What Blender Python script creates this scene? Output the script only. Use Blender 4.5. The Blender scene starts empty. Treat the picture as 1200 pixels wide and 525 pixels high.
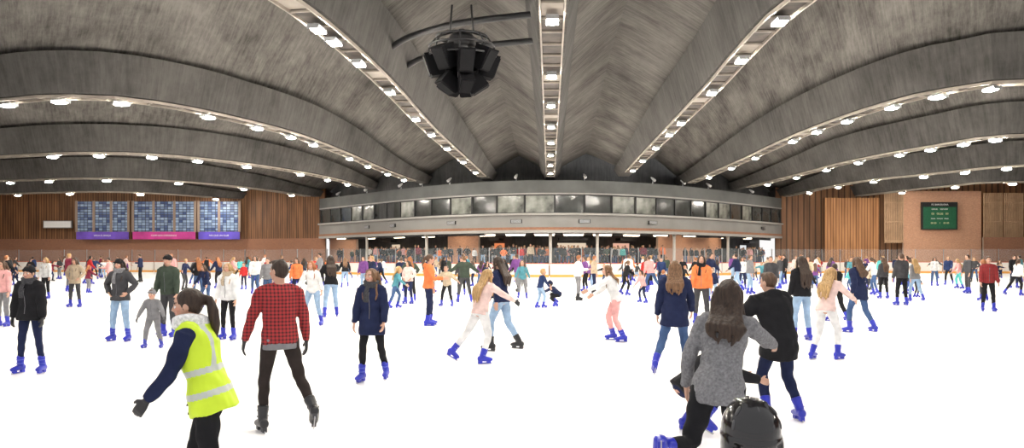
import bpy, math, random, bmesh
import numpy as np
from mathutils import Vector, Matrix
random.seed(7)
scene=bpy.context.scene
F=1000.0; HZ=300.0; EYE=1.65; CX=600
rad=math.radians
def W(px,d,z=0.0): return Vector(((px-CX)/F*d,d,z))
def WY(px,py,d): return Vector(((px-CX)/F*d,d,EYE+(HZ-py)/F*d))
def CP(px,py,z=8.0):
    d=(z-EYE)*F/(HZ-py); return Vector(((px-CX)/F*d,d,z))
cam=bpy.data.cameras.new("camera"); co=bpy.data.objects.new("camera",cam); scene.collection.objects.link(co)
co.location=(0,0,EYE); co.rotation_euler=(math.pi/2,0,0); cam.sensor_width=36; cam.clip_end=500
cam.lens=30; cam.shift_y=0.03125
scene.camera=co
scene.view_settings.view_transform='Standard'
w=bpy.data.worlds.new("world"); scene.world=w; w.use_nodes=True
w.node_tree.nodes["Background"].inputs[0].default_value=(1,.98,.97,1)
w.node_tree.nodes["Background"].inputs[1].default_value=1.0

# ---------------------------------------------------------------- materials
MC={}
def nt(name):
    m=bpy.data.materials.new(name); m.use_nodes=True
    return m,m.node_tree,m.node_tree.nodes["Principled BSDF"]
def mat(name,col,rough=.6,metal=0,var=.15,scale=6,bump=0,spec=.4,emis=0,sc3=(1,1,1),uv=False):
    if name in MC: return MC[name]
    m,t,b=nt(name); L=t.links
    tc=t.nodes.new("ShaderNodeTexCoord"); mp=t.nodes.new("ShaderNodeMapping"); mp.inputs['Scale'].default_value=sc3
    L.new(tc.outputs['UV' if uv else 'Object'],mp.inputs[0])
    n=t.nodes.new("ShaderNodeTexNoise"); n.inputs['Scale'].default_value=scale; n.inputs['Detail'].default_value=4
    L.new(mp.outputs[0],n.inputs['Vector'])
    r=t.nodes.new("ShaderNodeValToRGB"); e=r.color_ramp.elements
    e[0].position=.3; e[1].position=.7
    e[0].color=[c*(1-var) for c in col]+[1]; e[1].color=[min(1,c*(1+var)) for c in col]+[1]
    L.new(n.outputs['Fac'],r.inputs[0]); L.new(r.outputs[0],b.inputs['Base Color'])
    b.inputs['Roughness'].default_value=rough; b.inputs['Metallic'].default_value=metal
    b.inputs['Specular IOR Level'].default_value=spec
    if bump:
        bp=t.nodes.new("ShaderNodeBump"); bp.inputs['Strength'].default_value=bump; bp.inputs['Distance'].default_value=.02
        L.new(n.outputs['Fac'],bp.inputs['Height']); L.new(bp.outputs[0],b.inputs['Normal'])
    if emis:
        b.inputs['Emission Color'].default_value=list(col)+[1]; b.inputs['Emission Strength'].default_value=emis
    MC[name]=m; return m
def m_concrete(name,c0,c1):
    m,t,b=nt(name); L=t.links
    tc=t.nodes.new("ShaderNodeTexCoord")
    mp=t.nodes.new("ShaderNodeMapping"); mp.inputs['Scale'].default_value=(3.2,.3,1); mp.inputs['Rotation'].default_value=(0,0,.35); L.new(tc.outputs['UV'],mp.inputs[0])
    n1=t.nodes.new("ShaderNodeTexNoise"); n1.inputs['Scale'].default_value=1.6; n1.inputs['Detail'].default_value=5; n1.inputs['Roughness'].default_value=.75; L.new(mp.outputs[0],n1.inputs['Vector'])
    n2=t.nodes.new("ShaderNodeTexNoise"); n2.inputs['Scale'].default_value=.3; n2.inputs['Detail'].default_value=8; n2.inputs['Roughness'].default_value=.7; L.new(tc.outputs['UV'],n2.inputs['Vector'])
    s1=t.nodes.new("ShaderNodeMath"); s1.operation='MULTIPLY'; s1.inputs[1].default_value=.42; L.new(n1.outputs['Fac'],s1.inputs[0])
    s2=t.nodes.new("ShaderNodeMath"); s2.operation='MULTIPLY_ADD'; s2.inputs[1].default_value=.58; L.new(n2.outputs['Fac'],s2.inputs[0]); L.new(s1.outputs[0],s2.inputs[2])
    r=t.nodes.new("ShaderNodeValToRGB"); e=r.color_ramp.elements; e[0].position=.38; e[1].position=.62
    e[0].color=c0+(1,); e[1].color=c1+(1,); L.new(s2.outputs[0],r.inputs[0]); L.new(r.outputs[0],b.inputs['Base Color'])
    b.inputs['Roughness'].default_value=.85; b.inputs['Specular IOR Level'].default_value=.15
    bp=t.nodes.new("ShaderNodeBump"); bp.inputs['Strength'].default_value=.25; L.new(n1.outputs['Fac'],bp.inputs['Height']); L.new(bp.outputs[0],b.inputs['Normal'])
    return m
def m_brick(name,c1,c2,mortar,sc=4.0):
    m,t,b=nt(name); L=t.links
    tc=t.nodes.new("ShaderNodeTexCoord"); br=t.nodes.new("ShaderNodeTexBrick"); br.inputs['Scale'].default_value=sc
    br.inputs['Color1'].default_value=c1+(1,); br.inputs['Color2'].default_value=c2+(1,); br.inputs['Mortar'].default_value=mortar+(1,)
    br.inputs['Mortar Size'].default_value=.015
    L.new(tc.outputs['UV'],br.inputs['Vector']); L.new(br.outputs[0],b.inputs['Base Color']); b.inputs['Roughness'].default_value=.85
    return m
def m_wood(name,c0,c1,plank=.18):
    m,t,b=nt(name); L=t.links
    tc=t.nodes.new("ShaderNodeTexCoord")
    wv=t.nodes.new("ShaderNodeTexWave"); wv.inputs['Scale'].default_value=.314/plank*1.0; wv.inputs['Distortion'].default_value=0
    L.new(tc.outputs['UV'],wv.inputs['Vector'])
    mp=t.nodes.new("ShaderNodeMapping"); mp.inputs['Scale'].default_value=(1.5,.12,1); L.new(tc.outputs['UV'],mp.inputs[0])
    n=t.nodes.new("ShaderNodeTexNoise"); n.inputs['Scale'].default_value=1.5; n.inputs['Detail'].default_value=3; L.new(mp.outputs[0],n.inputs['Vector'])
    r=t.nodes.new("ShaderNodeValToRGB"); e=r.color_ramp.elements; e[0].position=.35; e[1].position=.65; e[0].color=c0+(1,); e[1].color=c1+(1,)
    L.new(n.outputs['Fac'],r.inputs[0])
    r2=t.nodes.new("ShaderNodeValToRGB"); e=r2.color_ramp.elements; e[0].position=.0; e[1].position=.25; e[0].color=(.25,.25,.25,1); e[1].color=(1,1,1,1)
    L.new(wv.outputs['Fac'],r2.inputs[0])
    mx=t.nodes.new("ShaderNodeMix"); mx.data_type='RGBA'; mx.blend_type='MULTIPLY'; mx.inputs[0].default_value=1
    L.new(r.outputs[0],mx.inputs[6]); L.new(r2.outputs[0],mx.inputs[7]); L.new(mx.outputs[2],b.inputs['Base Color'])
    b.inputs['Roughness'].default_value=.6
    return m
def m_glass(name,alpha=.12,col=(.8,.9,.95)):
    m=bpy.data.materials.new(name); m.use_nodes=True; t=m.node_tree; t.nodes.clear()
    o=t.nodes.new("ShaderNodeOutputMaterial"); a=t.nodes.new("ShaderNodeBsdfTransparent"); g=t.nodes.new("ShaderNodeBsdfDiffuse"); g.inputs[0].default_value=col+(1,)
    x=t.nodes.new("ShaderNodeMixShader"); x.inputs[0].default_value=alpha
    t.links.new(a.outputs[0],x.inputs[1]); t.links.new(g.outputs[0],x.inputs[2]); t.links.new(x.outputs[0],o.inputs[0]); return m
def m_emit(name,col,s):
    m=bpy.data.materials.new(name); m.use_nodes=True; t=m.node_tree; t.nodes.clear()
    o=t.nodes.new("ShaderNodeOutputMaterial"); a=t.nodes.new("ShaderNodeEmission"); a.inputs[0].default_value=col+(1,); a.inputs[1].default_value=s
    t.links.new(a.outputs[0],o.inputs[0]); return m
M_SHELL=m_concrete("concrete_roof",(.055,.051,.046),(.205,.193,.175))
M_BEAM=m_concrete("concrete_beam",(.06,.058,.054),(.145,.138,.13))
M_WALLD=m_concrete("concrete_dark",(.05,.052,.054),(.11,.11,.11))
M_FASC=mat("fascia_grey",(.25,.245,.235),.7,var=.08,scale=.6)
M_PARA=mat("parapet_grey",(.13,.135,.13),.7,var=.15,scale=.6)
M_LEDGE=mat("ledge_pale",(.36,.35,.33),.6,var=.05)
M_COL=mat("column_pale",(.6,.57,.52),.6,var=.05)
M_BRICK=m_brick("brick",(.36,.16,.085),(.27,.12,.07),(.30,.22,.17))
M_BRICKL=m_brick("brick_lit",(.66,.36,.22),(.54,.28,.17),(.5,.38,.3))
M_WOOD=m_wood("wood_cladding",(.13,.06,.028),(.30,.14,.06),.3)
M_WOOD2=m_wood("wood_slats",(.16,.075,.035),(.30,.14,.06),.6)
M_WOODO=m_wood("wood_orange",(.34,.15,.055),(.56,.27,.11),.3)
M_SLAT=mat("slat_tan",(.50,.33,.20),.6,var=.2,scale=1)
M_CAT=mat("catwalk_cream",(.36,.32,.27),.5,var=.25,scale=1)
M_CATD=mat("catwalk_plate",(.075,.062,.052),.6,var=.5,scale=2)
M_DARK=mat("dark_metal",(.02,.02,.022),.45,var=.2)
M_STEEL=mat("steel",(.45,.46,.48),.35,.8,var=.1)
M_WHITE=mat("white_paint",(.8,.8,.8),.5,var=.03)
M_LAMP=m_emit("lamp_glow",(1,.93,.82),700)
M_TUBE=m_emit("added_tube_glow",(1,.82,.6),9)  # glow of the strip lights added under the gallery
M_GLASS=m_glass("rink_glass",.04)
M_WIN=mat("window_dark_glass",(.06,.065,.062),.1,var=.6,scale=.5,spec=.6)
M_WIN2=mat("window_lit_tint",(.26,.27,.24),.15,var=.7,scale=.8,spec=.5)  # lit look put into a paler pane colour; nothing shines behind
M_BOARD=mat("rink_board_white",(.75,.72,.68),.5,var=.06,scale=1)
M_KICK=mat("kick_plate_yellow",(.75,.36,.08),.5,var=.05)
M_RED=mat("red_rail",(.55,.12,.06),.5,var=.1)
m,t,b=nt("ice"); L=t.links
tc=t.nodes.new("ShaderNodeTexCoord"); n=t.nodes.new("ShaderNodeTexNoise"); n.inputs['Scale'].default_value=.5; n.inputs['Detail'].default_value=8
L.new(tc.outputs['Object'],n.inputs['Vector']); r=t.nodes.new("ShaderNodeValToRGB"); e=r.color_ramp.elements
e[0].position=.3;e[1].position=.65; e[0].color=(.86,.85,.87,1); e[1].color=(.95,.94,.95,1); L.new(n.outputs['Fac'],r.inputs[0]); L.new(r.outputs[0],b.inputs['Base Color'])
b.inputs['Roughness'].default_value=.45; b.inputs['Specular IOR Level'].default_value=.25
M_ICE=m

# ---------------------------------------------------------------- mesh helpers
def link(o): scene.collection.objects.link(o); return o
def newobj(name,me,mats=(),parent=None,label=None,cat=None,kind=None,group=None):
    o=bpy.data.objects.new(name,me); link(o)
    if me is not None:
        for x in mats: me.materials.append(x)
    if parent: o.parent=parent
    if label: o["label"]=label
    if cat: o["category"]=cat
    if kind: o["kind"]=kind
    if group: o["group"]=group
    return o
def empty(name,loc,rz=0,**k):
    o=newobj(name,None,**k); o.location=loc; o.rotation_euler=(0,0,rz); o.empty_display_size=.2; return o
def copytree(root,loc,rz=None,sc=None):
    c=root.copy(); link(c); c.location=loc
    if rz is not None: c.rotation_euler=(0,0,rz)
    if sc: c.scale=(sc,sc,sc)
    def rec(s,dn):
        for ch in s.children:
            k=ch.copy(); link(k); k.parent=dn; rec(ch,k)
    rec(root,c); return c
class MB:
    def __init__(s): s.v=[]; s.f=[]; s.mi=[]; s.uv=None; s.m=0
    def face(s,ix): s.f.append(ix); s.mi.append(s.m)
    def box(s,c,h,X=Vector((1,0,0)),Y=Vector((0,1,0)),Z=Vector((0,0,1))):
        c=Vector(c); b=len(s.v)
        for sx in(-1,1):
            for sy in(-1,1):
                for sz in(-1,1): s.v.append(c+X*(h[0]*sx)+Y*(h[1]*sy)+Z*(h[2]*sz))
        for q in((0,1,3,2),(4,6,7,5),(0,4,5,1),(2,3,7,6),(0,2,6,4),(1,5,7,3)): s.face([b+i for i in q])
    def ell(s,c,r,R=None,nu=16,nv=10):
        c=Vector(c); b=len(s.v)
        def add(x,y,z):
            p=Vector((x*r[0],y*r[1],z*r[2]))
            if R: p=R@p
            s.v.append(c+p)
        add(0,0,1)
        for j in range(1,nv):
            th=math.pi*j/nv
            for i in range(nu):
                ph=2*math.pi*i/nu; add(math.sin(th)*math.cos(ph),math.sin(th)*math.sin(ph),math.cos(th))
        add(0,0,-1); e=len(s.v)-1
        for i in range(nu):
            s.face([b,b+1+i,b+1+(i+1)%nu])
            for j in range(nv-2):
                a=b+1+j*nu; s.face([a+i,a+nu+i,a+nu+(i+1)%nu,a+(i+1)%nu])
            a=b+1+(nv-2)*nu; s.face([a+i,e,a+(i+1)%nu])
    def tube(s,pts,rs,ax=None,n=12,cap=.5,closed=False):
        pts=[Vector(p) for p in pts]; m=len(pts); T=[]
        for i in range(m):
            if closed: t=pts[(i+1)%m]-pts[i-1]
            else: t=(pts[min(i+1,m-1)]-pts[max(i-1,0)])
            if t.length<1e-9: t=Vector((0,0,1))
            T.append(t.normalized())
        prev=None; rings=[]
        def ring(p,t,a,r,k=1.0):
            y=t.cross(a).normalized(); b=len(s.v)
            for i in range(n):
                an=2*math.pi*i/n; s.v.append(p+a*(math.cos(an)*r[0]*k)+y*(math.sin(an)*r[1]*k))
            return b
        A=[]
        for i in range(m):
            if ax is not None: a=ax[i] if isinstance(ax,list) else ax
            else: a=prev if prev is not None else (Vector((1,0,0)) if abs(T[i].x)<.8 else Vector((0,1,0)))
            a=a-T[i]*a.dot(T[i]); a.normalize(); prev=a; A.append(a)
        R=[(r,r) if not isinstance(r,(tuple,list)) else r for r in rs]
        if cap and not closed: rings.append(ring(pts[0]-T[0]*(cap*.6*min(R[0])),T[0],A[0],R[0],.75))
        for i in range(m): rings.append(ring(pts[i],T[i],A[i],R[i]))
        if cap and not closed: rings.append(ring(pts[-1]+T[-1]*(cap*.6*min(R[-1])),T[-1],A[-1],R[-1],.75))
        q=len(rings)
        for j in range(q if closed else q-1):
            a,b=rings[j],rings[(j+1)%q]
            for i in range(n): s.face([a+i,a+(i+1)%n,b+(i+1)%n,b+i])
        if not closed:
            s.v.append(pts[0]-T[0]*(cap*min(R[0]))); c=len(s.v)-1
            for i in range(n): s.face([c,rings[0]+(i+1)%n,rings[0]+i])
            s.v.append(pts[-1]+T[-1]*(cap*min(R[-1]))); c=len(s.v)-1
            for i in range(n): s.face([c,rings[-1]+i,rings[-1]+(i+1)%n])
    def mesh(s,name,smooth=False,fixn=True):
        me=bpy.data.meshes.new(name); me.from_pydata([tuple(v) for v in s.v],[],s.f)
        me.polygons.foreach_set('material_index',s.mi)
        if smooth: me.polygons.foreach_set('use_smooth',[True]*len(s.f))
        if fixn:
            bm=bmesh.new(); bm.from_mesh(me); bmesh.ops.recalc_face_normals(bm,faces=bm.faces); bm.to_mesh(me); bm.free()
        return me
def arc_len(p):
    d=[0]
    for i in range(1,len(p)): d.append(d[-1]+(p[i]-p[i-1]).length)
    return d
def catmull(P,k=10):
    out=[]
    for i in range(len(P)-1):
        p0=P[max(i-1,0)];p1=P[i];p2=P[i+1];p3=P[min(i+2,len(P)-1)]
        for j in range(k):
            t=j/k
            out.append(.5*((2*p1)+(p2-p0)*t+(2*p0-5*p1+4*p2-p3)*t*t+(3*p1-p0-3*p2+p3)*t**3))
    out.append(P[-1].copy()); return out
def resample(P,n,total=None,start=0):
    d=arc_len(P); T=(total or d[-1])-start; out=[]; j=0
    for i in range(n):
        s=min(start+T*i/(n-1),d[-1])
        while j<len(d)-2 and d[j+1]<s: j+=1
        u=(s-d[j])/max(d[j+1]-d[j],1e-9); out.append(P[j].lerp(P[j+1],min(max(u,0),1)))
    return out
def normals2d(P):
    N=[]
    for i in range(len(P)):
        t=P[min(i+1,len(P)-1)]-P[max(i-1,0)]; t.z=0; t.normalize(); N.append(Vector((t.y,-t.x,0)))
    return N
def sweep(name,P,prof,mats,closed=True,tops=None,**k):
    N=normals2d(P); D=arc_len(P); q=len(prof); v=[];f=[];uv=[]
    pl=[0]
    for i in range(1,q+1):
        a=prof[i-1];b=prof[i%q]; pl.append(pl[-1]+math.hypot(a[0]-b[0],a[1]-b[1]))
    zm=max(z for _,z in prof)
    for i,p in enumerate(P):
        for (l,z) in prof: v.append((p.x+N[i].x*l,p.y+N[i].y*l,tops[i] if (tops and z==zm) else z))
    for i in range(len(P)-1):
        for j in range(q if closed else q-1):
            j2=(j+1)%q
            f.append((i*q+j,i*q+j2,(i+1)*q+j2,(i+1)*q+j))
            uv+= [(D[i],pl[j]),(D[i],pl[j+1]),(D[i+1],pl[j+1]),(D[i+1],pl[j])]
    if closed:
        f.append(tuple(range(q))[::-1]); uv+=[(0,0)]*q
        f.append(tuple((len(P)-1)*q+j for j in range(q))); uv+=[(0,0)]*q
    me=bpy.data.meshes.new(name); me.from_pydata(v,[],f)
    ul=me.uv_layers.new(name="UVMap"); ul.data.foreach_set('uv',[c for u in uv for c in u])
    bm=bmesh.new(); bm.from_mesh(me); bmesh.ops.recalc_face_normals(bm,faces=bm.faces); bm.to_mesh(me); bm.free()
    return newobj(name,me,mats,**k)
def wallstrip(name,P,z0,z1,m,th=.25,**k):
    return sweep(name,P,[(-th/2,z0),(th/2,z0),(th/2,z1),(-th/2,z1)],[m],**k)

# ---------------------------------------------------------------- roof
def bpath(pix,end=None,ext=3.0):
    P=[CP(*p) for p in pix]
    if end: P.append(Vector((end[0],end[1],8)))
    t=(P[0]-P[1]).normalized(); P.insert(0,P[0]+t*ext)
    return catmull(P,12)
B={}
B['L5']=bpath([(300,236),(150,226),(0,228)],(-63.5,90),1)
B['L4']=bpath([(370,232),(300,222),(200,213),(100,210),(0,213)],(-63.5,77))
B['L3']=bpath([(430,222),(400,213),(340,201),(260,190),(170,182),(80,181),(0,185),(-200,194)],(-63.5,64))
B['L2']=bpath([(490,215),(450,201),(400,180),(340,158),(260,138),(200,126),(130,117),(60,116),(0,121),(-200,137),(-500,162)],(-63.5,50))
B['L1']=bpath([(568,210),(545,190),(505,155),(460,108),(420,70),(375,32),(330,0),(250,-50),(100,-120),(-200,-180),(-600,-200)],(-63.5,14))
B['C']=[Vector((3.3,73.5,8)).lerp(Vector((.25,4,8)),i/60) for i in range(61)]
B['R1']=bpath([(735,205),(785,155),(835,105),(870,66),(915,20),(942,0),(1000,-50),(1130,-110),(1500,-170),(2000,-190)],(65.5,14))
B['R2']=bpath([(805,217),(870,190),(930,163),(1000,137),(1080,114),(1150,103),(1200,98),(1400,105),(1700,130)],(65.5,44))
B['R3']=bpath([(870,222),(940,205),(1000,190),(1100,172),(1200,160),(1400,165)],(65.5,56))
B['R4']=bpath([(915,232),(1000,215),(1100,204),(1200,195),(1350,195)],(65.5,66))
B['R5']=bpath([(950,237),(1100,220),(1200,214)],(65.5,78),1)
B['L6']=[Vector((-27,99,8)).lerp(Vector((-64,100,8)),i/20) for i in range(21)]
B['R6']=[Vector((35,99,8)).lerp(Vector((66,93,8)),i/20) for i in range(21)]
seq=['L6','L5','L4','L3','L2','L1','C','R1','R2','R3','R4','R5','R6']
ZB=8.15; ZT=9.75
def zt(s): u=min(s/30,1); u=u*u*(3-2*u); return 8.75+(ZT-8.75)*u
def zr(s): u=min(s/34,1); u=u*u*(3-2*u); return 1.55+.85*u
for a,b in zip(seq[:-1],seq[1:]):
    PA,PB=B[a],B[b]; n=90
    la,lb=arc_len(PA)[-1],arc_len(PB)[-1]
    if 'C' in(a,b): la=lb=min(la,lb)
    A_=resample(PA,n,la); B_=resample(PB,n,lb); K=12; v=[];f=[];uv=[]; D=arc_len(A_); D2=arc_len(B_)
    for i in range(n):
        for j in range(K+1):
            u=j/K; q=A_[i].lerp(B_[i],u); h=1-abs(2*u-1); h=h*.8+.2*math.sin(h*math.pi/2)
            s_=D[i]*(1-u)+D2[i]*u
            v.append((q.x,q.y,zt(s_)-.06+zr(s_)*h))
    for i in range(n-1):
        wd=(A_[i]-B_[i]).length
        for j in range(K):
            f.append((i*(K+1)+j,i*(K+1)+j+1,(i+1)*(K+1)+j+1,(i+1)*(K+1)+j))
            uv+=[(D[i],j/K*wd),(D[i],(j+1)/K*wd),(D[i+1],(j+1)/K*wd),(D[i+1],j/K*wd)]
    me=bpy.data.meshes.new("ceiling"); me.from_pydata(v,[],f); me.uv_layers.new(name="UVMap").data.foreach_set('uv',[c for x in uv for c in x])
    newobj("ceiling",me,[M_SHELL],kind="structure")
for k_ in seq[1:-1]:
    P=resample(B[k_],100); D=arc_len(P)
    sweep("ceiling_beam",P,[(-.42,ZB),(.42,ZB),(.85,ZT),(-.85,ZT)],[M_BEAM],tops=[zt(s) for s in D],kind="structure",label="deep grey cast concrete roof beam",cat="beam")
# lighting catwalks
for k_ in seq[1:-1]:
    P0=B[k_]; Lt=arc_len(P0)[-1]; n=int(Lt/1.5); P=resample(P0,n,Lt-.4,5.0 if k_ not in('L5','R5') else 9); N=normals2d(P)
    mb=MB()
    for s in(-1,1):
        mb.m=0
        for i in range(n-1):
            a=P[i]+N[i]*(.32*s); b=P[i+1]+N[i+1]*(.32*s); c=(a+b)/2; X=(b-a); l=X.length/2; X.normalize()
            mb.box((c.x,c.y,8.055),(l,.024,.055),X,Vector((-X.y,X.x,0)))
    for i in range(n-1):
        X=(P[i+1]-P[i]).normalized(); Y=Vector((-X.y,X.x,0)); mb.m=0
        mb.box((P[i].x,P[i].y,8.045),(.03,.31,.03),X,Y)
        c=(P[i]+P[i+1])/2; mb.m=0 if i%6==2 else 1; mb.box((c.x,c.y,8.1),(.66,.29,.012),X,Y)
    newobj("lighting_catwalk",mb.mesh("lighting_catwalk"),[M_CAT,M_CATD],label="cream steel lighting catwalk under a concrete roof beam",cat="catwalk")
# floodlights
fl=empty("floodlight",(0,0,0),label="white rectangular floodlight lit on a roof catwalk",cat="lamp",group="floodlights along the roof catwalks")
mb=MB(); mb.box((0,0,.045),(.30,.17,.03)); mb.box((0,0,.10),(.08,.06,.03)); 
for s in(-1,1): mb.box((.31*s,0,0),(.015,.17,.06))
newobj("housing",mb.mesh("housing"),[M_STEEL],parent=fl)
mb=MB(); mb.tube([(-.25,0,-.02),(-.15,0,-.03),(.15,0,-.03),(.25,0,-.02)],[(.11,.05),(.135,.065),(.135,.065),(.11,.05)],ax=Vector((0,1,0)),n=10,cap=.2)
newobj("lamp_lens",mb.mesh("lamp_lens",True),[M_LAMP],parent=fl)
lamps=[]
def near_on(P,q):
    N=normals2d(P); best=min(range(len(P)),key=lambda i:(P[i].x-q.x)**2+(P[i].y-q.y)**2); return P[best],N[best]
LP={'L1':[(362,28),(386,44),(415,70),(457,105),(485,135),(505,155),(522,170),(540,187),(556,200)],
'C':[(645,15),(645,85),(645,118),(645,145),(645,165),(645,180),(645,192),(645,202)],
'R1':[(915,20),(868,65),(833,107),(800,140),(785,155),(770,170),(755,187),(742,199)],
'L2':[(20,122),(140,118),(253,134),(340,158),(370,168),(405,183),(430,193),(455,203),(78,117),(-90,128),(-250,141),(300,147),(472,209)],
'R2':[(1157,100),(1095,110),(1040,123),(990,140),(950,152),(920,163),(885,182),(855,195),(830,206),(1300,100)],
'L3':[(5,187),(125,182),(180,183),(235,187),(290,194),(345,203),(380,209),(410,215),(60,181)],
'R3':[(1175,164),(1140,167),(1090,173),(1050,179),(1010,188),(975,197),(935,206),(900,214)],
'L4':[(10,213),(60,211),(130,211),(210,214),(280,221),(330,228)],
'R4':[(1185,196),(1130,201),(1080,206),(1035,212),(990,218),(950,225)],
'L5':[(20,228),(90,226),(170,227),(250,233)],
'R5':[(1180,215),(1120,218),(1060,224),(1000,231)]}
for k_,l in LP.items():
    for q in l: lamps.append((k_,CP(*q)))
for q in [(-12,13.5),(-7.2,16),(-20,12.6),(7.6,16.5),(12,14),(20,13.2)]: lamps.append(('L1' if q[0]<0 else 'R1',Vector((q[0],q[1],8))))
for y in(18,13,8): lamps.append(('C',Vector((.9,y,8))))
for i,(k_,q) in enumerate(lamps):
    p,nn=near_on(B[k_],q); X=Vector((-nn.y,nn.x,0)); o=copytree(fl,(p.x,p.y,7.885),math.atan2(X.y,X.x))
for c in list(fl.children): bpy.data.objects.remove(c)
bpy.data.objects.remove(fl)

# ---------------------------------------------------------------- walls and gallery
BW=catmull([Vector(p) for p in [(-20.6,95.5,0),(-14.5,84,0),(-9,77,0),(-3,73,0),(3.2,72,0),(9.5,73,0),(16.5,79,0),(22.5,84,0),(29.2,95.5,0)]],8)
wallstrip("wall_back",[p+Vector((0,1.2,0)) for p in BW],3.4,13.5,M_WALLD,kind="structure")
wl=[Vector((-64,98,0)),Vector((-30,97,0)),Vector((-20.4,93.5,0))]
wr=[Vector((28.5,92.5,0)),Vector((40,91,0)),Vector((66,88.5,0))]
wallstrip("wall_left",wl,0,3.6,M_BRICK,kind="structure"); wallstrip("wall_left_upper",wl,3.6,12.5,M_WOOD,kind="structure")
wallstrip("wall_right",wr,0,12.5,M_WOOD2,kind="structure")
wallstrip("wall_side_left",[Vector((-64,10,0)),Vector((-64,98,0))],0,12.5,M_BRICK,kind="structure")
wallstrip("wall_side_right",[Vector((66,10,0)),Vector((66,89,0))],0,12.5,M_BRICK,kind="structure")
FR=catmull([W(*p) for p in [(376,93),(440,83),(500,76),(560,72),(610,70.3),(645,70),(690,70.3),(740,72),(800,76),(860,83),(914,92)]],8)
def off(P,dy): return [p+Vector((0,dy,0)) for p in P]
wallstrip("wall_gallery_parapet",FR,6.75,7.85,M_PARA,.3,kind="structure")
wallstrip("trim_1",off(FR,-.1),6.70,6.82,M_LEDGE,.3,kind="structure")
wallstrip("trim_2",off(FR,-.25),5.0,5.16,M_LEDGE,.6,kind="structure")
wallstrip("wall_gallery_fascia",FR,3.98,5.0,M_FASC,.35,kind="structure")
wallstrip("trim_3",off(FR,-.06),3.78,4.0,M_BRICK,.4,kind="structure")
wallstrip("trim_4",off(FR,-.1),3.55,3.78,M_LEDGE,.45,kind="structure")
def slab(name,P,y0,y1,z0,z1,m):
    v=[];f=[];uv=[]
    for p in P:
        for (dy,z) in((y0,z0),(y1,z0),(y1,z1),(y0,z1)): v.append((p.x,p.y+dy,z))
    for i in range(len(P)-1):
        for j in range(4):
            f.append((i*4+j,i*4+(j+1)%4,(i+1)*4+(j+1)%4,(i+1)*4+j)); uv+=[(P[i].x,j),(P[i].x,j+1),(P[i+1].x,j+1),(P[i+1].x,j)]
    f+= [(0,1,2,3),tuple((len(P)-1)*4+j for j in(3,2,1,0))]; uv+=[(0,0)]*8
    me=bpy.data.meshes.new(name); me.from_pydata(v,[],f); me.uv_layers.new(name="UVMap").data.foreach_set('uv',[c for x in uv for c in x])
    bm=bmesh.new(); bm.from_mesh(me); bmesh.ops.recalc_face_normals(bm,faces=bm.faces); bm.to_mesh(me); bm.free()
    return newobj(name,me,[m],kind="structure")
slab("ceiling_gallery",FR,.2,8,3.6,3.75,M_WALLD)
slab("floor_stand",FR,.2,8,.02,.85,M_BRICK)
wallstrip("wall_stand_back",off(FR,8),0,3.7,M_WALLD,kind="structure")
def seg(pa,pb,n=8,dy=0):
    a=(pa-600)/1000; b=(pb-600)/1000
    q=[p for p in FR if a*p.y<=p.x<=b*p.y]; return off(q,dy)
for pa,pb in((770,856),(380,420),(516,560)): wallstrip("wall_brick_panel",seg(pa,pb,dy=3),.85,3.6,M_BRICKL,kind="structure")
wn=resample(FR,29)
for i in range(28):
    a,b=wn[i],wn[i+1]; c=(a+b)/2; X=(b-a); l=X.length/2; X.normalize()
    mb=MB()
    for s in(-1,1): mb.box((s*(l-.035),0,5.94),(.035,.09,.76))
    mb.box((0,0,5.2),(l,.09,.04)); mb.box((0,0,6.66),(l,.09,.04))
    o=newobj("window_%d"%(i+1),mb.mesh("window"),[M_DARK],kind="structure"); o.location=(c.x,c.y,0); o.rotation_euler=(0,0,math.atan2(X.y,X.x))
    g=MB(); g.box((0,.05,5.94),(l-.06,.015,.72)); newobj("window_pane",g.mesh("pane"),[M_WIN2 if i in(3,4,7,10,12,13,16,17,21,22,24) else M_WIN],parent=o)
vb=MB(); vb.box((0,0,0),(.5,.04,.15)); vb.m=1
for k_ in range(4): vb.box((0,-.05,-.1+k_*.066),(.44,.012,.018))
VM=vb.mesh("vent"); VM.materials.append(M_DARK); VM.materials.append(M_STEEL)
def on_front(px,dy=0):
    a=(px-600)/1000; p=min(FR,key=lambda p:abs(p.x-a*p.y)); i=FR.index(p); n=normals2d(FR)[i]; X=Vector((-n.y,n.x,0))
    if X.x<0: X=-X
    return Vector((a*(p.y+dy),p.y+dy,0)),math.atan2(X.y,X.x)
for px in(405,430,460,529,605,685,765,805,845,895):
    p,r_=on_front(px,-.22); o=newobj("vent",VM,label="dark louvred vent in the grey gallery fascia",cat="vent",group="vents along the gallery fascia"); o.location=(p.x,p.y,4.5); o.rotation_euler=(0,0,r_)
mb=MB(); mb.tube([(0,0,0),(0,0,.25)],[.03,.03],n=6,cap=0); sm=mb.mesh("bracket"); sm.materials.append(M_STEEL)
mb=MB(); mb.tube([(0,-.25,.25),(0,0,.42),(0,.2,.55)],[.13,.11,.06],n=8); lm=mb.mesh("lamp_head",True); lm.materials.append(M_WHITE)
for px in(397,430,470,495,527,605,685,765,800,830,880):
    p,r_=on_front(px,0); e_=empty("spotlight",(p.x,p.y,7.85),r_,label="small white spotlight on the gallery parapet",cat="lamp",group="spotlights on the parapet")
    newobj("bracket",sm,parent=e_); newobj("lamp_head",lm,parent=e_)
COLS=(500,645,700,790,853,430)
for px in COLS:
    p,r_=on_front(px,.8); mb=MB(); mb.tube([(0,0,.85),(0,0,1.1),(0,0,3.3),(0,0,3.6)],[.2,.13,.13,.2],n=12,cap=0)
    o=newobj("column",mb.mesh("column",True),[M_COL],label="slender pale column carrying the gallery",cat="column",group="columns under the gallery"); o.location=(p.x,p.y,0)
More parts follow.
